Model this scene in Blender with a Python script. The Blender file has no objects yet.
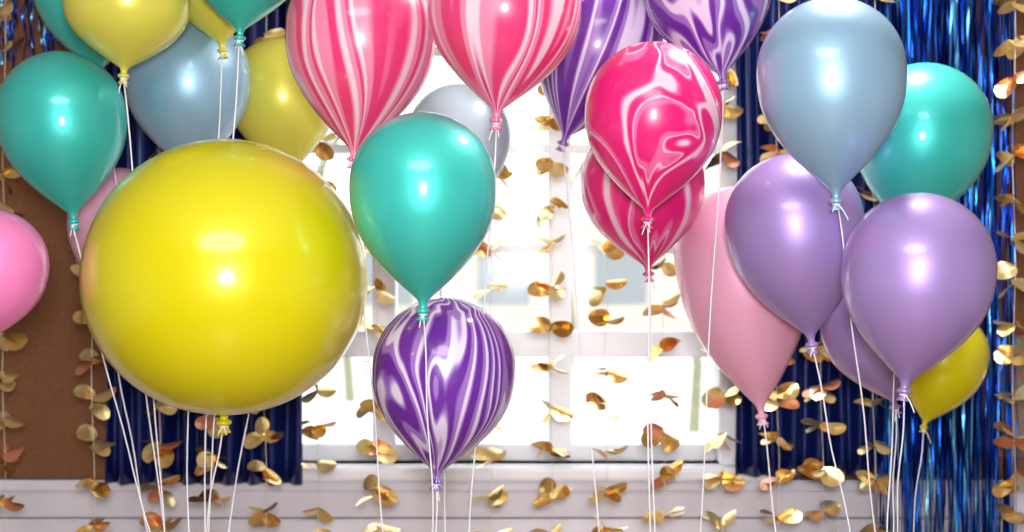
import bpy, bmesh, math, random
from mathutils import Vector, Matrix
random.seed(7)
K=36/50/1024
CAMZ=1.5
def P(x,y,D): return Vector(((x-512)*K*D, D, CAMZ-(y-266)*K*D))
S=bpy.context.scene
S.view_settings.view_transform='Standard'
def link(o): S.collection.objects.link(o); return o

# ---------------- materials ----------------
def mat(name):
    m=bpy.data.materials.new(name); m.use_nodes=True
    nt=m.node_tree; b=nt.nodes['Principled BSDF']
    return m,nt,b
def simple(name,col,rough=.5,metal=0,coat=0,sheen=0,noise=0,nscale=20,bump=0):
    m,nt,b=mat(name)
    b.inputs['Base Color'].default_value=(*col,1); b.inputs['Roughness'].default_value=rough
    b.inputs['Metallic'].default_value=metal; b.inputs['Coat Weight'].default_value=coat
    b.inputs['Coat Roughness'].default_value=.08
    if noise or bump:
        tc=nt.nodes.new('ShaderNodeTexCoord'); n=nt.nodes.new('ShaderNodeTexNoise'); n.inputs['Scale'].default_value=nscale
        n.inputs['Detail'].default_value=5
        nt.links.new(tc.outputs['Object'],n.inputs['Vector'])
        if noise:
            r=nt.nodes.new('ShaderNodeValToRGB'); e=r.color_ramp.elements
            e[0].position=.3; e[1].position=.7
            e[0].color=(*[c*(1-noise) for c in col],1); e[1].color=(*[min(1,c*(1+noise)) for c in col],1)
            nt.links.new(n.outputs['Fac'],r.inputs['Fac']); nt.links.new(r.outputs['Color'],b.inputs['Base Color'])
        if bump:
            bp=nt.nodes.new('ShaderNodeBump'); bp.inputs['Strength'].default_value=bump; bp.inputs['Distance'].default_value=.01
            nt.links.new(n.outputs['Fac'],bp.inputs['Height']); nt.links.new(bp.outputs['Normal'],b.inputs['Normal'])
    return m
def add_transl(nt,b,colsock,col,fac):
    out=[n for n in nt.nodes if n.type=='OUTPUT_MATERIAL'][0]
    t=nt.nodes.new('ShaderNodeBsdfTranslucent'); mx=nt.nodes.new('ShaderNodeMixShader'); mx.inputs[0].default_value=fac
    if colsock: nt.links.new(colsock,t.inputs['Color'])
    else: t.inputs['Color'].default_value=(*col,1)
    nt.links.new(b.outputs[0],mx.inputs[1]); nt.links.new(t.outputs[0],mx.inputs[2]); nt.links.new(mx.outputs[0],out.inputs['Surface'])
def latex(name,col,pearl=.36,rough=.42,tr=.14):
    m,nt,b=mat(name)
    b.inputs['Base Color'].default_value=(*col,1); b.inputs['Metallic'].default_value=pearl
    b.inputs['Roughness'].default_value=rough
    b.inputs['Coat Weight'].default_value=.8; b.inputs['Coat Roughness'].default_value=.11
    b.inputs['Specular IOR Level'].default_value=.3
    add_transl(nt,b,None,col,tr)
    return m
LIGHT=[(0,'d'),(.10,'d'),(.15,'m'),(.20,'w'),(.30,'w'),(.35,'m'),(.46,'m'),(.50,'d'),(.56,'d'),(.60,'m'),(.64,'w'),(.69,'w'),(.73,'m'),(.88,'m'),(.94,'d')]
DEEP=[(0,'d'),(.34,'d'),(.40,'m'),(.45,'w'),(.56,'w'),(.60,'m'),(.66,'d'),(.78,'d'),(.81,'m'),(.84,'w'),(.86,'m'),(.92,'m'),(.97,'d')]
PURP=[(0,'d'),(.16,'d'),(.21,'m'),(.30,'m'),(.34,'w'),(.44,'w'),(.48,'m'),(.52,'d'),(.64,'d'),(.69,'m'),(.78,'m'),(.81,'w'),(.87,'w'),(.91,'m'),(.96,'d')]
def agate(name,cols,off,k=5,amp=2.5,scale=1.0,ph=0,st=LIGHT,dist=.6,zs=1.0):
    m,nt,b=mat(name)
    def math_(op,*v):
        x=nt.nodes.new('ShaderNodeMath'); x.operation=op
        for i,s in enumerate(v):
            if isinstance(s,(int,float)): x.inputs[i].default_value=s
            else: nt.links.new(s,x.inputs[i])
        return x.outputs[0]
    a=nt.nodes.new('ShaderNodeAttribute'); a.attribute_name='mar'
    sep=nt.nodes.new('ShaderNodeSeparateXYZ'); nt.links.new(a.outputs['Vector'],sep.inputs[0])
    th=math_('ARCTAN2',sep.outputs[1],sep.outputs[0])
    mp=nt.nodes.new('ShaderNodeMapping'); mp.inputs['Location'].default_value=off; mp.inputs['Scale'].default_value=(1,1,zs)
    nt.links.new(a.outputs['Vector'],mp.inputs['Vector'])
    n=nt.nodes.new('ShaderNodeTexNoise'); n.inputs['Scale'].default_value=scale; n.inputs['Detail'].default_value=1.4
    n.inputs['Roughness'].default_value=.4; n.inputs['Distortion'].default_value=dist
    nt.links.new(mp.outputs[0],n.inputs['Vector'])
    v=math_('ADD',math_('MULTIPLY',th,k/(2*math.pi)),math_('MULTIPLY',n.outputs['Fac'],amp))
    fr=math_('FRACT',math_('ADD',v,ph))
    r=nt.nodes.new('ShaderNodeValToRGB'); cr=r.color_ramp
    C=dict(zip('dmw',cols))
    cr.elements[0].position=0; cr.elements[0].color=(*C['d'],1); cr.elements[1].position=1; cr.elements[1].color=(*C['d'],1)
    for p,c in st[1:]:
        e=cr.elements.new(p); e.color=(*C[c],1)
    nt.links.new(fr,r.inputs['Fac']); nt.links.new(r.outputs['Color'],b.inputs['Base Color'])
    b.inputs['Roughness'].default_value=.32; b.inputs['Coat Weight'].default_value=.8; b.inputs['Coat Roughness'].default_value=.1
    add_transl(nt,b,r.outputs['Color'],None,.2)
    return m
RIB=simple('ribbon_white',(.80,.78,.86),.35)
M=dict(
 yel=latex('latex_yellow',(.68,.61,.003),.12,.3,.12),
 yel2=latex('latex_pale_yellow',(.78,.74,.11),.12,.36,.24),
 teal=latex('latex_teal_pearl',(.05,.58,.52)),
 blue=latex('latex_blue_pearl',(.31,.52,.70)),
 pale=latex('latex_pale_blue_pearl',(.62,.76,.86),.15,.38,.3),
 lav=latex('latex_lavender_pearl',(.41,.28,.64)),
 pink=latex('latex_pink_pearl',(.90,.46,.66),.25),
 hot=latex('latex_hot_pink',(.90,.25,.58),.1),
)
PK=((.80,.045,.20),(.88,.26,.44),(.90,.66,.77)); PU=((.15,.02,.34),(.36,.18,.58),(.80,.70,.90))
PM=((.80,.012,.20),(.86,.15,.40),(.90,.62,.74))

# ---------------- balloon builder ----------------
def mesh_obj(name,verts,faces,mats,fm=None,smooth=True):
    me=bpy.data.meshes.new(name); me.from_pydata([tuple(v) for v in verts],[],faces)
    for m in mats: me.materials.append(m)
    if fm: me.polygons.foreach_set('material_index',fm)
    if smooth: me.polygons.foreach_set('use_smooth',[True]*len(me.polygons))
    me.update(); return link(bpy.data.objects.new(name,me))
def tube(pts,rad,verts,faces,n=6,flat=1.0):
    base=len(verts)
    for i,p in enumerate(pts):
        t=(pts[min(i+1,len(pts)-1)]-pts[max(i-1,0)])
        if t.length<1e-7: t=Vector((0,0,-1))
        t.normalize(); a=t.cross(Vector((0,1,0)))
        if a.length<.05: a=t.cross(Vector((1,0,0)))
        a.normalize(); b=t.cross(a)
        r=rad[i] if isinstance(rad,list) else rad
        for k in range(n):
            th=2*math.pi*k/n
            verts.append(p+a*r*math.cos(th)+b*r*flat*math.sin(th))
    for i in range(len(pts)-1):
        for k in range(n):
            faces.append((base+i*n+k,base+i*n+(k+1)%n,base+(i+1)*n+(k+1)%n,base+(i+1)*n+k))
    faces.append(tuple(base+k for k in range(n))); faces.append(tuple(base+(len(pts)-1)*n+k for k in reversed(range(n))))
BUNCH={}
def balloon(name,top,neck,w,D,m,gather,spin=0,ribbon=True,full=1.25,dtilt=0,sag=0.01):
    T=P(*top,D); Nk=P(*neck,D+dtilt)
    ax=(T-Nk); Ln=ax.length; ax.normalize()
    R=w*K*D/2; L=max(Ln-R,.5*R)
    C=Nk+ax*L
    prof=[]
    for i in range(0,17):
        ph=math.pi/2*i/16; prof.append((R*math.sin(ph),R*math.cos(ph)*(Ln-L)/R))
    nr=.055*min(R,.14)
    NL=28
    for i in range(1,NL+1):
        s=i/NL
        if full=='round':
            s=math.sin(math.pi/2*s); r=R*math.sqrt(max(0,1-s*s))
            if s>.93: r=r*.8+.2*R*math.sqrt(1-.93**2)*(1-s)/.07
        else: r=R*math.cos(math.pi/2*s**full)
        rr=(r**3+nr**3)**(1/3)
        prof.append((rr,-L*s))
    u=min(R,.15)
    for r,z in [(.05,.03),(.05,.055),(.085,.07),(.10,.095),(.085,.12),(.045,.135),(.05,.16),(.08,.20),(.095,.215),(.085,.225),(.04,.205),(.001,.2)]:
        prof.append((r*u,-L-z*u))
    n=64; verts=[];faces=[];mar=[]
    q=Vector((0,0,1)).rotation_difference(ax)
    for r,z in prof:
        s=min(1,(r/R)*1.5) if z>0 else 1
        for k in range(n):
            th=2*math.pi*k/n+spin
            verts.append(q@Vector((r*math.cos(th-spin),r*math.sin(th-spin),z)))
            mar.append((math.cos(th)*max(s,.02),math.sin(th)*max(s,.02),z/R*.42))
    for i in range(len(prof)-1):
        for k in range(n):
            faces.append((i*n+k,(i+1)*n+k,(i+1)*n+(k+1)%n,i*n+(k+1)%n))
    nb=len(faces)
    for j in range(2):
        zz=-L-(.125+.02*j)*u
        ring=[q@Vector((.055*u*math.cos(a),.055*u*math.sin(a),zz)) for a in [2*math.pi*i/14 for i in range(15)]]
        tube(ring,.0012,verts,faces,5)
    k1=q@Vector((0,-.055*u,-L-.135*u))
    for sd in (-1,1):
        l=random.uniform(.015,.035); pts=[]; a=random.uniform(.15,.7)
        for i in range(7):
            f=i/6; pts.append(k1+Vector((sd*l*a*f,-.004*f,-l*f*(.5+.5*f))))
        tube(pts,.0012,verts,faces,5,.6)
    fm=[0]*nb+[1]*(len(faces)-nb)
    if ribbon:
        vs,fs=BUNCH.setdefault(gather[3],([],[]))
        G=P(*gather[:2],gather[2]); pts=[]; sx=random.uniform(-1,1)*sag; kk=C+k1
        for i in range(19):
            f=i/18; pts.append(kk.lerp(G,f)+Vector((sx*math.sin(math.pi*f)+.002*math.sin(f*17+sx*90),sx*.4*math.sin(math.pi*f),0)))
        end=Vector((gather[3][0],gather[3][1],.08))
        for i in range(1,9): pts.append(G.lerp(end,i/8))
        tube(pts,.0016,vs,fs,6,.5)
    o=mesh_obj(name,verts,faces,[m,RIB],fm)
    mar+= [(0,0,0)]*(len(verts)-len(mar))
    at=o.data.attributes.new('mar','FLOAT_VECTOR','POINT'); at.data.foreach_set('vector',[c for v in mar for c in v])
    o.location=C
    return o
FOIL=simple('foil_gold',(.8,.5,.2),.3,1)
def weight(px,D):
    x=(px-512)*K*D
    me=bpy.data.meshes.new('balloon_weight'); bm=bmesh.new()
    prof=[(0.0,0),(.06,0),(.065,.01),(.06,.035),(.035,.05),(.02,.056),(.012,.062),(.012,.075),(0,.078)]
    rings=[[bm.verts.new((r*math.cos(a*math.pi/12)*(1+.04*(a%2)),r*math.sin(a*math.pi/12)*(1+.04*(a%2)),z)) for a in range(24)] for r,z in prof[1:-1]]
    for i in range(len(rings)-1):
        for k in range(24): bm.faces.new((rings[i][k],rings[i][(k+1)%24],rings[i+1][(k+1)%24],rings[i+1][k]))
    bm.faces.new(list(reversed(rings[0]))); bm.faces.new(rings[-1])
    bm.to_mesh(me); bm.free(); me.materials.append(FOIL)
    o=link(bpy.data.objects.new('balloon_weight',me)); o.location=(x,D,0)
    return (x,D)
wA=weight(195,2.9); wB=weight(435,2.85); wC=weight(650,2.9); wD=weight(890,2.85); wE=weight(-90,2.7)
GA=(190,640,2.85,wA); GB=(438,700,2.85,wB); GC=(655,900,2.9,wC); GD=(893,660,2.85,wD); GE=(-80,600,2.7,wE)
def g(G,dx=0,dy=0): return (G[0]+dx,G[1]+dy,G[2]+random.uniform(-.02,.02),G[3])

balloon('giant_yellow_balloon',(229,139),(224,415),282,2.7,M['yel'],g(GA),full='round')
balloon('teal_balloon',(54,52),(73,216),126,2.95,M['teal'],g(GA,-8))
balloon('yellow_balloon',(130,-60),(124,70),124,2.85,M['yel2'],g(GA,-20))
balloon('light_blue_balloon',(187,15),(190,172),124,3.2,M['blue'],g(GA,0))
balloon('teal_balloon',(248,-122),(240,32),128,2.85,M['teal'],g(GA,10))
balloon('yellow_balloon',(205,-110),(222,45),120,3.05,M['yel2'],g(GA,12))
balloon('yellow_balloon',(275,38),(292,172),108,3.4,M['yel2'],g(GA,20))
balloon('teal_balloon',(72,-70),(100,72),100,3.25,M['teal'],g(GA,-14))
balloon('hot_pink_balloon',(-2,209),(-22,345),114,2.7,M['hot'],g(GE))
balloon('pink_balloon',(125,168),(108,300),98,3.35,M['pink'],g(GA,-24))
balloon('pink_agate_balloon',(366,-45),(354,152),150,2.88,agate('agate_a',PK,(3,1,0),7,3.0,.9,0,LIGHT,.7,.8),g(GB,-40),spin=.4)
balloon('pink_agate_balloon',(510,-75),(497,113),154,2.72,agate('agate_b',PK,(9.3,2,1),4,3.2,.75,0,LIGHT,.9),g(GB,18),spin=1.4)
balloon('light_blue_balloon',(470,85),(440,222),104,3.2,M['pale'],g(GB,10))
balloon('teal_balloon',(423,112),(423,304),147,2.58,M['teal'],g(GB,-2))
balloon('purple_agate_balloon',(449,297),(437,474),143,2.8,agate('agate_c',PU,(5,7,2),10,3.2,1.0,0,PURP,.7,1.1),g(GB,0),spin=.8)
balloon('purple_agate_balloon',(622,-25),(565,138),124,3.2,agate('agate_d',PU,(1,3,5),6,3.0,.8,0,PURP,.8),g(GC,-20),spin=2)
balloon('purple_agate_balloon',(695,-80),(722,76),128,3.05,agate('agate_e',PU,(2,8,6),6,3,.8,0,PURP,.8),g(GC,30),spin=3)
balloon('pink_agate_balloon',(657,42),(648,213),137,2.75,agate('agate_f',PM,(6,2.3,3.7),2,3.2,.7,.1,DEEP,1.4,1.5),g(GC,-2),spin=1.1)
balloon('pink_agate_balloon',(638,120),(648,268),124,3.08,agate('agate_g',PM,(4,1,8),6,3,.9,0,DEEP,.8),g(GC,4),spin=0)
balloon('light_blue_balloon',(828,-2),(836,194),147,2.65,M['blue'],g(GD,-6))
balloon('teal_balloon',(935,64),(905,232),134,3.02,M['teal'],g(GD,-8))
balloon('lavender_balloon',(784,154),(811,338),138,2.87,M['lav'],g(GD,-12))
balloon('lavender_balloon',(927,193),(905,384),150,2.58,M['lav'],g(GD,2))
balloon('pink_balloon',(731,186),(761,410),132,3.18,M['pink'],g(GD,-90,200),full=1.3)
balloon('lavender_balloon',(865,270),(894,402),112,3.05,M['lav'],g(GD,0))
balloon('yellow_balloon',(955,312),(925,423),88,3.35,M['yel'],g(GD,12))
for kx,(vs,fs) in BUNCH.items(): mesh_obj('balloon_ribbon_bundle',vs,fs,[RIB])

# ---------------- room ----------------
def box(name,x0,x1,y0,y1,z0,z1,m,bev=0):
    me=bpy.data.meshes.new(name); bm=bmesh.new(); bmesh.ops.create_cube(bm,size=1)
    for v in bm.verts: v.co=Vector(((v.co.x)*(x1-x0),(v.co.y)*(y1-y0),(v.co.z)*(z1-z0)))
    if bev: bmesh.ops.bevel(bm,geom=bm.edges[:],offset=bev,segments=2,affect='EDGES')
    bm.to_mesh(me); bm.free(); me.materials.append(m)
    o=link(bpy.data.objects.new(name,me)); o.location=((x0+x1)/2,(y0+y1)/2,(z0+z1)/2); return o
WALL=simple('wall_paint',(.52,.48,.46),.7,noise=.04,nscale=6,bump=.05)
WHITE=simple('white_gloss_paint',(.74,.72,.80),.35,noise=.05,nscale=9)
FRAME=simple('window_frame_paint',(.80,.81,.87),.4,noise=.04,nscale=9)
FLOOR=simple('floor_wood',(.25,.14,.08),.4,noise=.3,nscale=5)
CEIL=simple('ceiling_paint',(.7,.7,.7),.8,noise=.03)
CORK=simple('cork',(.19,.075,.03),.85,noise=.2,nscale=160,bump=.15)
WY=4.1
wx0,wx1,wz0,wz1=-.86,.655,.93,2.5
XL,XR,YB,H=-3,3,-2.6,2.8
box('floor',XL,XR,YB,WY+.2,-.1,0,FLOOR); box('ceiling',XL,XR,YB,WY+.2,H,H+.1,CEIL)
box('wall_left',XL-.1,XL,YB,WY+.2,0,H,WALL); box('wall_right',XR,XR+.1,YB,WY+.2,0,H,WALL); box('wall_front',XL,XR,YB-.1,YB,0,H,WALL)
vs=[];fs=[]
for x0,x1,z0,z1 in ((XL,wx0,0,H),(wx1,XR,0,H),(wx0,wx1,0,wz0),(wx0,wx1,wz1,H)):
    b0=len(vs)
    for x in (x0,x1):
        for y in (WY,WY+.2):
            for z in (z0,z1): vs.append(Vector((x,y,z)))
    fs+= [tuple(b0+i for i in f) for f in ((0,1,3,2),(4,6,7,5),(0,4,5,1),(2,3,7,6),(0,2,6,4),(1,5,7,3))]
mesh_obj('wall_back',vs,fs,[WALL],smooth=False)
win=link(bpy.data.objects.new('window_1',None)); win.location=((wx0+wx1)/2,WY,1.7)
bpy.context.view_layer.update()
def par(o,p): o.parent=p; o.matrix_parent_inverse=Matrix.Translation(-p.location)
def wp(n,*a,b=.004): par(box(n,*a,FRAME,b),win)
def X(px,D=WY): return (px-512)*K*D
def Z(py,D=WY): return CAMZ-(py-266)*K*D
wp('jamb_left',wx0,wx0+.06,WY-.02,WY+.18,wz0,wz1); wp('jamb_right',wx1-.06,wx1,WY-.02,WY+.18,wz0,wz1)
wp('casing_right',wx1,wx1+.07,WY-.025,WY,wz0-.03,wz1+.07); wp('casing_left',wx0-.07,wx0,WY-.025,WY,wz0-.03,wz1+.07)
wp('head',wx0,wx1,WY-.02,WY+.18,wz1-.06,wz1)
wp('bottom_rail',wx0+.06,wx1-.06,WY+.06,WY+.12,wz0,Z(447))
wp('meeting_rail',wx0+.06,wx1-.06,WY+.05,WY+.13,Z(358),Z(332))
for i,px in enumerate((383,561)): wp(f'mullion_{i}',X(px-12),X(px+11),WY+.04,WY+.14,wz0+.03,wz1-.06)
for i,py in enumerate((147,249,48)): wp(f'muntin_{i}',wx0+.06,wx1-.06,WY+.07,WY+.11,Z(py+4),Z(py-5),b=.002)
wp('sill',wx0-.12,wx1+.12,WY-.10,WY+.10,wz0-.035,wz0+.0,b=.008)
m,nt,b=mat('window_glass'); out=[n for n in nt.nodes if n.type=='OUTPUT_MATERIAL'][0]
tr=nt.nodes.new('ShaderNodeBsdfTransparent'); gl=nt.nodes.new('ShaderNodeBsdfGlossy'); gl.inputs['Roughness'].default_value=.1
mx=nt.nodes.new('ShaderNodeMixShader'); mx.inputs[0].default_value=.012
nt.links.new(tr.outputs[0],mx.inputs[1]); nt.links.new(gl.outputs[0],mx.inputs[2]); nt.links.new(mx.outputs[0],out.inputs['Surface'])
par(box('glass',wx0+.06,wx1-.06,WY+.088,WY+.092,wz0+.02,wz1-.06,m),win)
wn=link(bpy.data.objects.new('trim_1',None)); wn.location=(0,WY,.4)
zt=wz0-.04; i=0
par(box('wainscot_cap',XL,XR,WY-.06,WY,zt-.03,zt,WHITE,.006),wn)
z=zt-.03
while z>.12:
    h=min(.085,z-.1); par(box(f'wainscot_board_{i}',XL,XR,WY-.03,WY,z-h+.006,z,WHITE,.005),wn); z-=h; i+=1
    if h<.085: break
box('baseboard_back',XL,XR,WY-.04,WY,0,.1,WHITE,.005)
box('cork_board',-1.95,wx0-.08,WY-.035,WY-.001,zt+.005,2.5,CORK,.003)
box('cork_board',wx1+.08,2.2,WY-.035,WY-.001,zt+.005,2.5,CORK,.003)
m,nt,b=mat('crayon_drawing'); tc=nt.nodes.new('ShaderNodeTexCoord'); v=nt.nodes.new('ShaderNodeTexNoise'); v.inputs['Scale'].default_value=14; v.inputs['Distortion'].default_value=3
r=nt.nodes.new('ShaderNodeValToRGB'); cr=r.color_ramp; cr.interpolation='CONSTANT'
BG=(.25,.16,.10)
cr.elements[0].color=(*BG,1); cr.elements[1].position=.9; cr.elements[1].color=(*BG,1)
for p,c in ((.42,(.1,.5,.2)),(.45,BG),(.55,(.8,.1,.1)),(.58,BG),(.63,(.1,.3,.7)),(.65,BG)):
    e=cr.elements.new(p); e.color=(*c,1)
nt.links.new(tc.outputs['Object'],v.inputs['Vector']); nt.links.new(v.outputs['Fac'],r.inputs['Fac']); nt.links.new(r.outputs['Color'],b.inputs['Base Color'])
box('pinned_drawing',X(990),X(1050),WY-.038,WY-.0355,Z(455),Z(335),m)

# curtains
NAVY=simple('navy_satin',(.004,.013,.12),.32,.35,.3)
def curtain(name,x0,x1,y,z0,z1,folds,amp,m):
    nx,nz=folds*14,24; verts=[];faces=[]
    for j in range(nz+1):
        for i in range(nx+1):
            f=i/nx; gz=j/nz
            a=amp*(.75+.25*math.sin(3*f*7+1))
            yy=y+a*math.sin(2*math.pi*folds*f+.5*math.sin(5*f+gz*1.5))+.006*math.sin(40*f+gz*6)
            verts.append(Vector((x0+(x1-x0)*f+.008*math.sin(gz*4+f*20),yy,z0+(z1-z0)*gz)))
    for j in range(nz):
        for i in range(nx):
            a=j*(nx+1)+i; faces.append((a,a+1,a+nx+2,a+nx+1))
    o=mesh_obj(name,verts,faces,[m]); md=o.modifiers.new('s','SOLIDIFY'); md.thickness=.002; return o
CY=3.93
curtain('navy_curtain',X(105,CY),X(300,CY),CY,Z(484,CY),2.55,9,.028,NAVY)
curtain('navy_curtain',X(736,CY),X(978,CY),CY,Z(476,CY),2.55,11,.028,NAVY)
ROD=simple('curtain_rod_metal',(.3,.3,.32),.3,1)
vs=[];fs=[]; tube([Vector((-1.5,CY,2.56)),Vector((1.9,CY,2.56))],.012,vs,fs,12)
for x in (-1.45,0,1.85): tube([Vector((x,CY,2.56)),Vector((x,WY-.0,2.56))],.008,vs,fs,8)
mesh_obj('curtain_rod',vs,fs,[ROD])

def tinsel(name,x0,x1,y,z0,z1,n,m):
    vs=[];fs=[];fm=[]
    for s in range(n):
        x=random.uniform(x0,x1); yy=y+random.uniform(-.035,.035); ph=random.uniform(0,6.28); tw=random.uniform(2,9); w=random.uniform(.0018,.0034)
        zb=z0+random.uniform(-.04,.05); N=46; base=len(vs); dr=random.uniform(-.02,.02); mi=random.choice([0,0,1,2,2,2])
        for i in range(N+1):
            f=i/N; z=z1+(zb-z1)*f; a=ph+tw*f*3+.8*math.sin(f*12+ph)
            c=Vector((x+dr*f+.004*math.sin(f*20+ph),yy+.004*math.cos(f*17+ph),z)); d=Vector((math.cos(a),math.sin(a),0))*w
            vs.append(c-d); vs.append(c+d)
        for i in range(N): fs.append((base+2*i,base+2*i+1,base+2*i+3,base+2*i+2)); fm.append(mi)
    tube([Vector((x0,y,z1)),Vector((x1,y,z1))],.012,vs,fs,8); fm+= [0]*(len(fs)-len(fm))
    return mesh_obj(name,vs,fs,m,fm,smooth=False)
TB=[simple('tinsel_blue',(.02,.17,.85),.28,1),simple('tinsel_cyan',(.18,.60,1.0),.28,1),simple('tinsel_navy',(.005,.02,.18),.25,1)]
tinsel('tinsel_fringe_curtain',X(884,3.75),X(1018,3.75),3.78,.45,2.5,160,TB)
tinsel('tinsel_fringe_curtain',X(-60,3.8),X(62,3.8),3.8,Z(60,3.8),2.5,60,TB)
GOLD=[simple('gold_foil',(1.0,.78,.40),.32,.9,noise=.1),simple('rose_gold_foil',(.92,.42,.26),.32,.9),simple('dark_gold_foil',(.82,.54,.18),.24,.95)]
THR=simple('thread',(.7,.65,.55),.6)
def garland(px,D,top=2.79,rose=.12,phase=0,step=41,amp=1.15):
    x=X(px,D); vs=[];fs=[];fm=[]
    pts=[Vector((x+.004*math.sin(i*.9),D,top-(top-.35)*i/30)) for i in range(31)]
    tube(pts,.0009,vs,fs,5); fm=[3]*len(fs)
    z=2.72-phase*.001
    dz=step*K*D
    while z>.38:
        nd=random.choice([3,4,4,5]); a0=random.uniform(-.5,.5)
        for j in range(nd):
            az=a0+j*2*math.pi/nd+random.uniform(-.35,.35)
            if abs(math.cos(az))<.4: az+=.8
            R=random.uniform(.018,.026)*amp; tilt=random.uniform(-.8,.6); roll=random.uniform(-1.0,1.0)
            u=Vector((math.cos(az)*math.cos(tilt),math.sin(az)*math.cos(tilt),math.sin(tilt)))
            s=Vector((-math.sin(az),math.cos(az),0)); nn=u.cross(s); s2=s*math.cos(roll)+nn*math.sin(roll); n2=u.cross(s2)
            cc=Vector((x,D,z+random.uniform(-.012,.012)))+u*R*1.05
            base=len(vs); vs.append(cc+n2*.003)
            NS=18
            for ring in (.6,1.0):
                for k in range(NS):
                    th=2*math.pi*k/NS
                    wob=.14*R*ring*math.cos(2*th+j)
                    vs.append(cc+u*R*1.1*ring*math.cos(th)+s2*R*.92*ring*math.sin(th)+n2*(wob+.003*(1-ring)))
            mi=1 if random.random()<rose else random.choice([0,0,2])
            for k in range(NS):
                fs.append((base,base+1+k,base+1+(k+1)%NS)); fm.append(mi)
                fs.append((base+1+k,base+1+NS+k,base+1+NS+(k+1)%NS,base+1+(k+1)%NS)); fm.append(mi)
        z-=dz*random.uniform(.93,1.07)
    return mesh_obj('gold_disc_garland',vs,fs,GOLD+[THR],fm)
for px,D,rose in ((4,3.6,.15),(93,3.55,.05),(160,3.6,.08),(212,3.6,.08),(265,3.6,.08),(317,3.65,.1),(377,3.6,.06),(490,3.6,.2),(551,3.65,.04),(606,3.6,.06),(663,3.6,.22),(722,3.65,.06),(778,3.6,.3),(822,3.6,.06),(874,3.6,.06),(1014,3.5,.06)):
    garland(px,D,rose=rose,phase=random.uniform(0,100))

# ---------------- outside ----------------
GR=simple('pale_paving',(.75,.75,.75),.9,noise=.1,nscale=2)
box('ground_outside',-25,25,WY+.3,60,-.7,-.6,GR)
BARK=simple('bark',(.26,.26,.17),.9,noise=.3)
def tree(x,y,h,seed):
    rnd=random.Random(seed); vs=[];fs=[]
    def br(p,d,l,r,lev):
        q=p+d*l; mid=(p+q)/2+Vector((rnd.uniform(-1,1),rnd.uniform(-1,1),0))*l*.06
        tube([p,mid,q],[r,r*.85,r*.65],vs,fs,6)
        if lev==0: return
        for _ in range(rnd.choice([2,3,3])):
            nd=(d+Vector((rnd.uniform(-.9,.9),rnd.uniform(-.9,.9),rnd.uniform(-.1,.5)))).normalized()
            br(q,nd,l*rnd.uniform(.6,.8),r*.6,lev-1)
    br(Vector((0,0,0)),Vector((0,0,1)),h*.3,h*.014,6)
    o=mesh_obj('bare_tree',vs,fs,[BARK]); o.location=(x,y,-.62)
tree(-2.5,22,6,1); tree(.9,24,7,2); tree(4.0,21,6,3); tree(-5,26,7,4); tree(2.3,18,5.5,6)
FAC=simple('render_facade',(.55,.53,.46),.9,noise=.1,nscale=1.5)
fb=link(bpy.data.objects.new('building_facade',None))
box('house_wall',-18,18,34,35,-.6,2.6,FAC).parent=fb
WD=simple('dark_window',(.25,.28,.3),.2)
for i in range(9): box(f'pane_{i}',-12+i*2.8,-10.8+i*2.8,33.95,34,.6,2.0,WD).parent=fb

w=bpy.data.worlds.new('sky'); S.world=w; w.use_nodes=True; nt=w.node_tree; bg=nt.nodes['Background']
tc=nt.nodes.new('ShaderNodeTexCoord'); n=nt.nodes.new('ShaderNodeTexNoise'); n.inputs['Scale'].default_value=3
r=nt.nodes.new('ShaderNodeValToRGB'); r.color_ramp.elements[0].color=(.8,.86,.9,1); r.color_ramp.elements[1].color=(1,.98,.95,1)
nt.links.new(tc.outputs['Generated'],n.inputs['Vector']); nt.links.new(n.outputs['Fac'],r.inputs['Fac']); nt.links.new(r.outputs['Color'],bg.inputs['Color'])
bg.inputs['Strength'].default_value=2.8

# ---------------- lights ----------------
def area(name,loc,target,size,power,col=(1,1,1),shape='DISK',sy=None):
    l=bpy.data.lights.new(name,'AREA'); l.energy=power; l.shape=shape; l.size=size; l.color=col
    if sy: l.size_y=sy
    o=link(bpy.data.objects.new(name,l)); o.location=loc
    o.rotation_euler=(Vector(target)-Vector(loc)).to_track_quat('-Z','Y').to_euler(); return o
area('camera_flash',(.03,-.12,CAMZ+.12),(0,3,CAMZ),.24,78)
area('ceiling_lamp',(.75,3.0,2.76),(.6,2.9,0),.3,30,(1,.95,.88))
area('added_overhead_fill',(-.2,.2,2.76),(-.2,.2,0),1.6,60,(1,.97,.94))  # soft overhead fill, added to lift the room's ambient level; no known fixture

cam=bpy.data.cameras.new('camera'); cam.lens=50; cam.sensor_width=36
cam.dof.use_dof=True; cam.dof.focus_distance=2.6; cam.dof.aperture_fstop=3.5
co=link(bpy.data.objects.new('camera',cam)); co.location=(0,0,CAMZ); co.rotation_euler=(math.pi/2,0,0)
S.camera=co
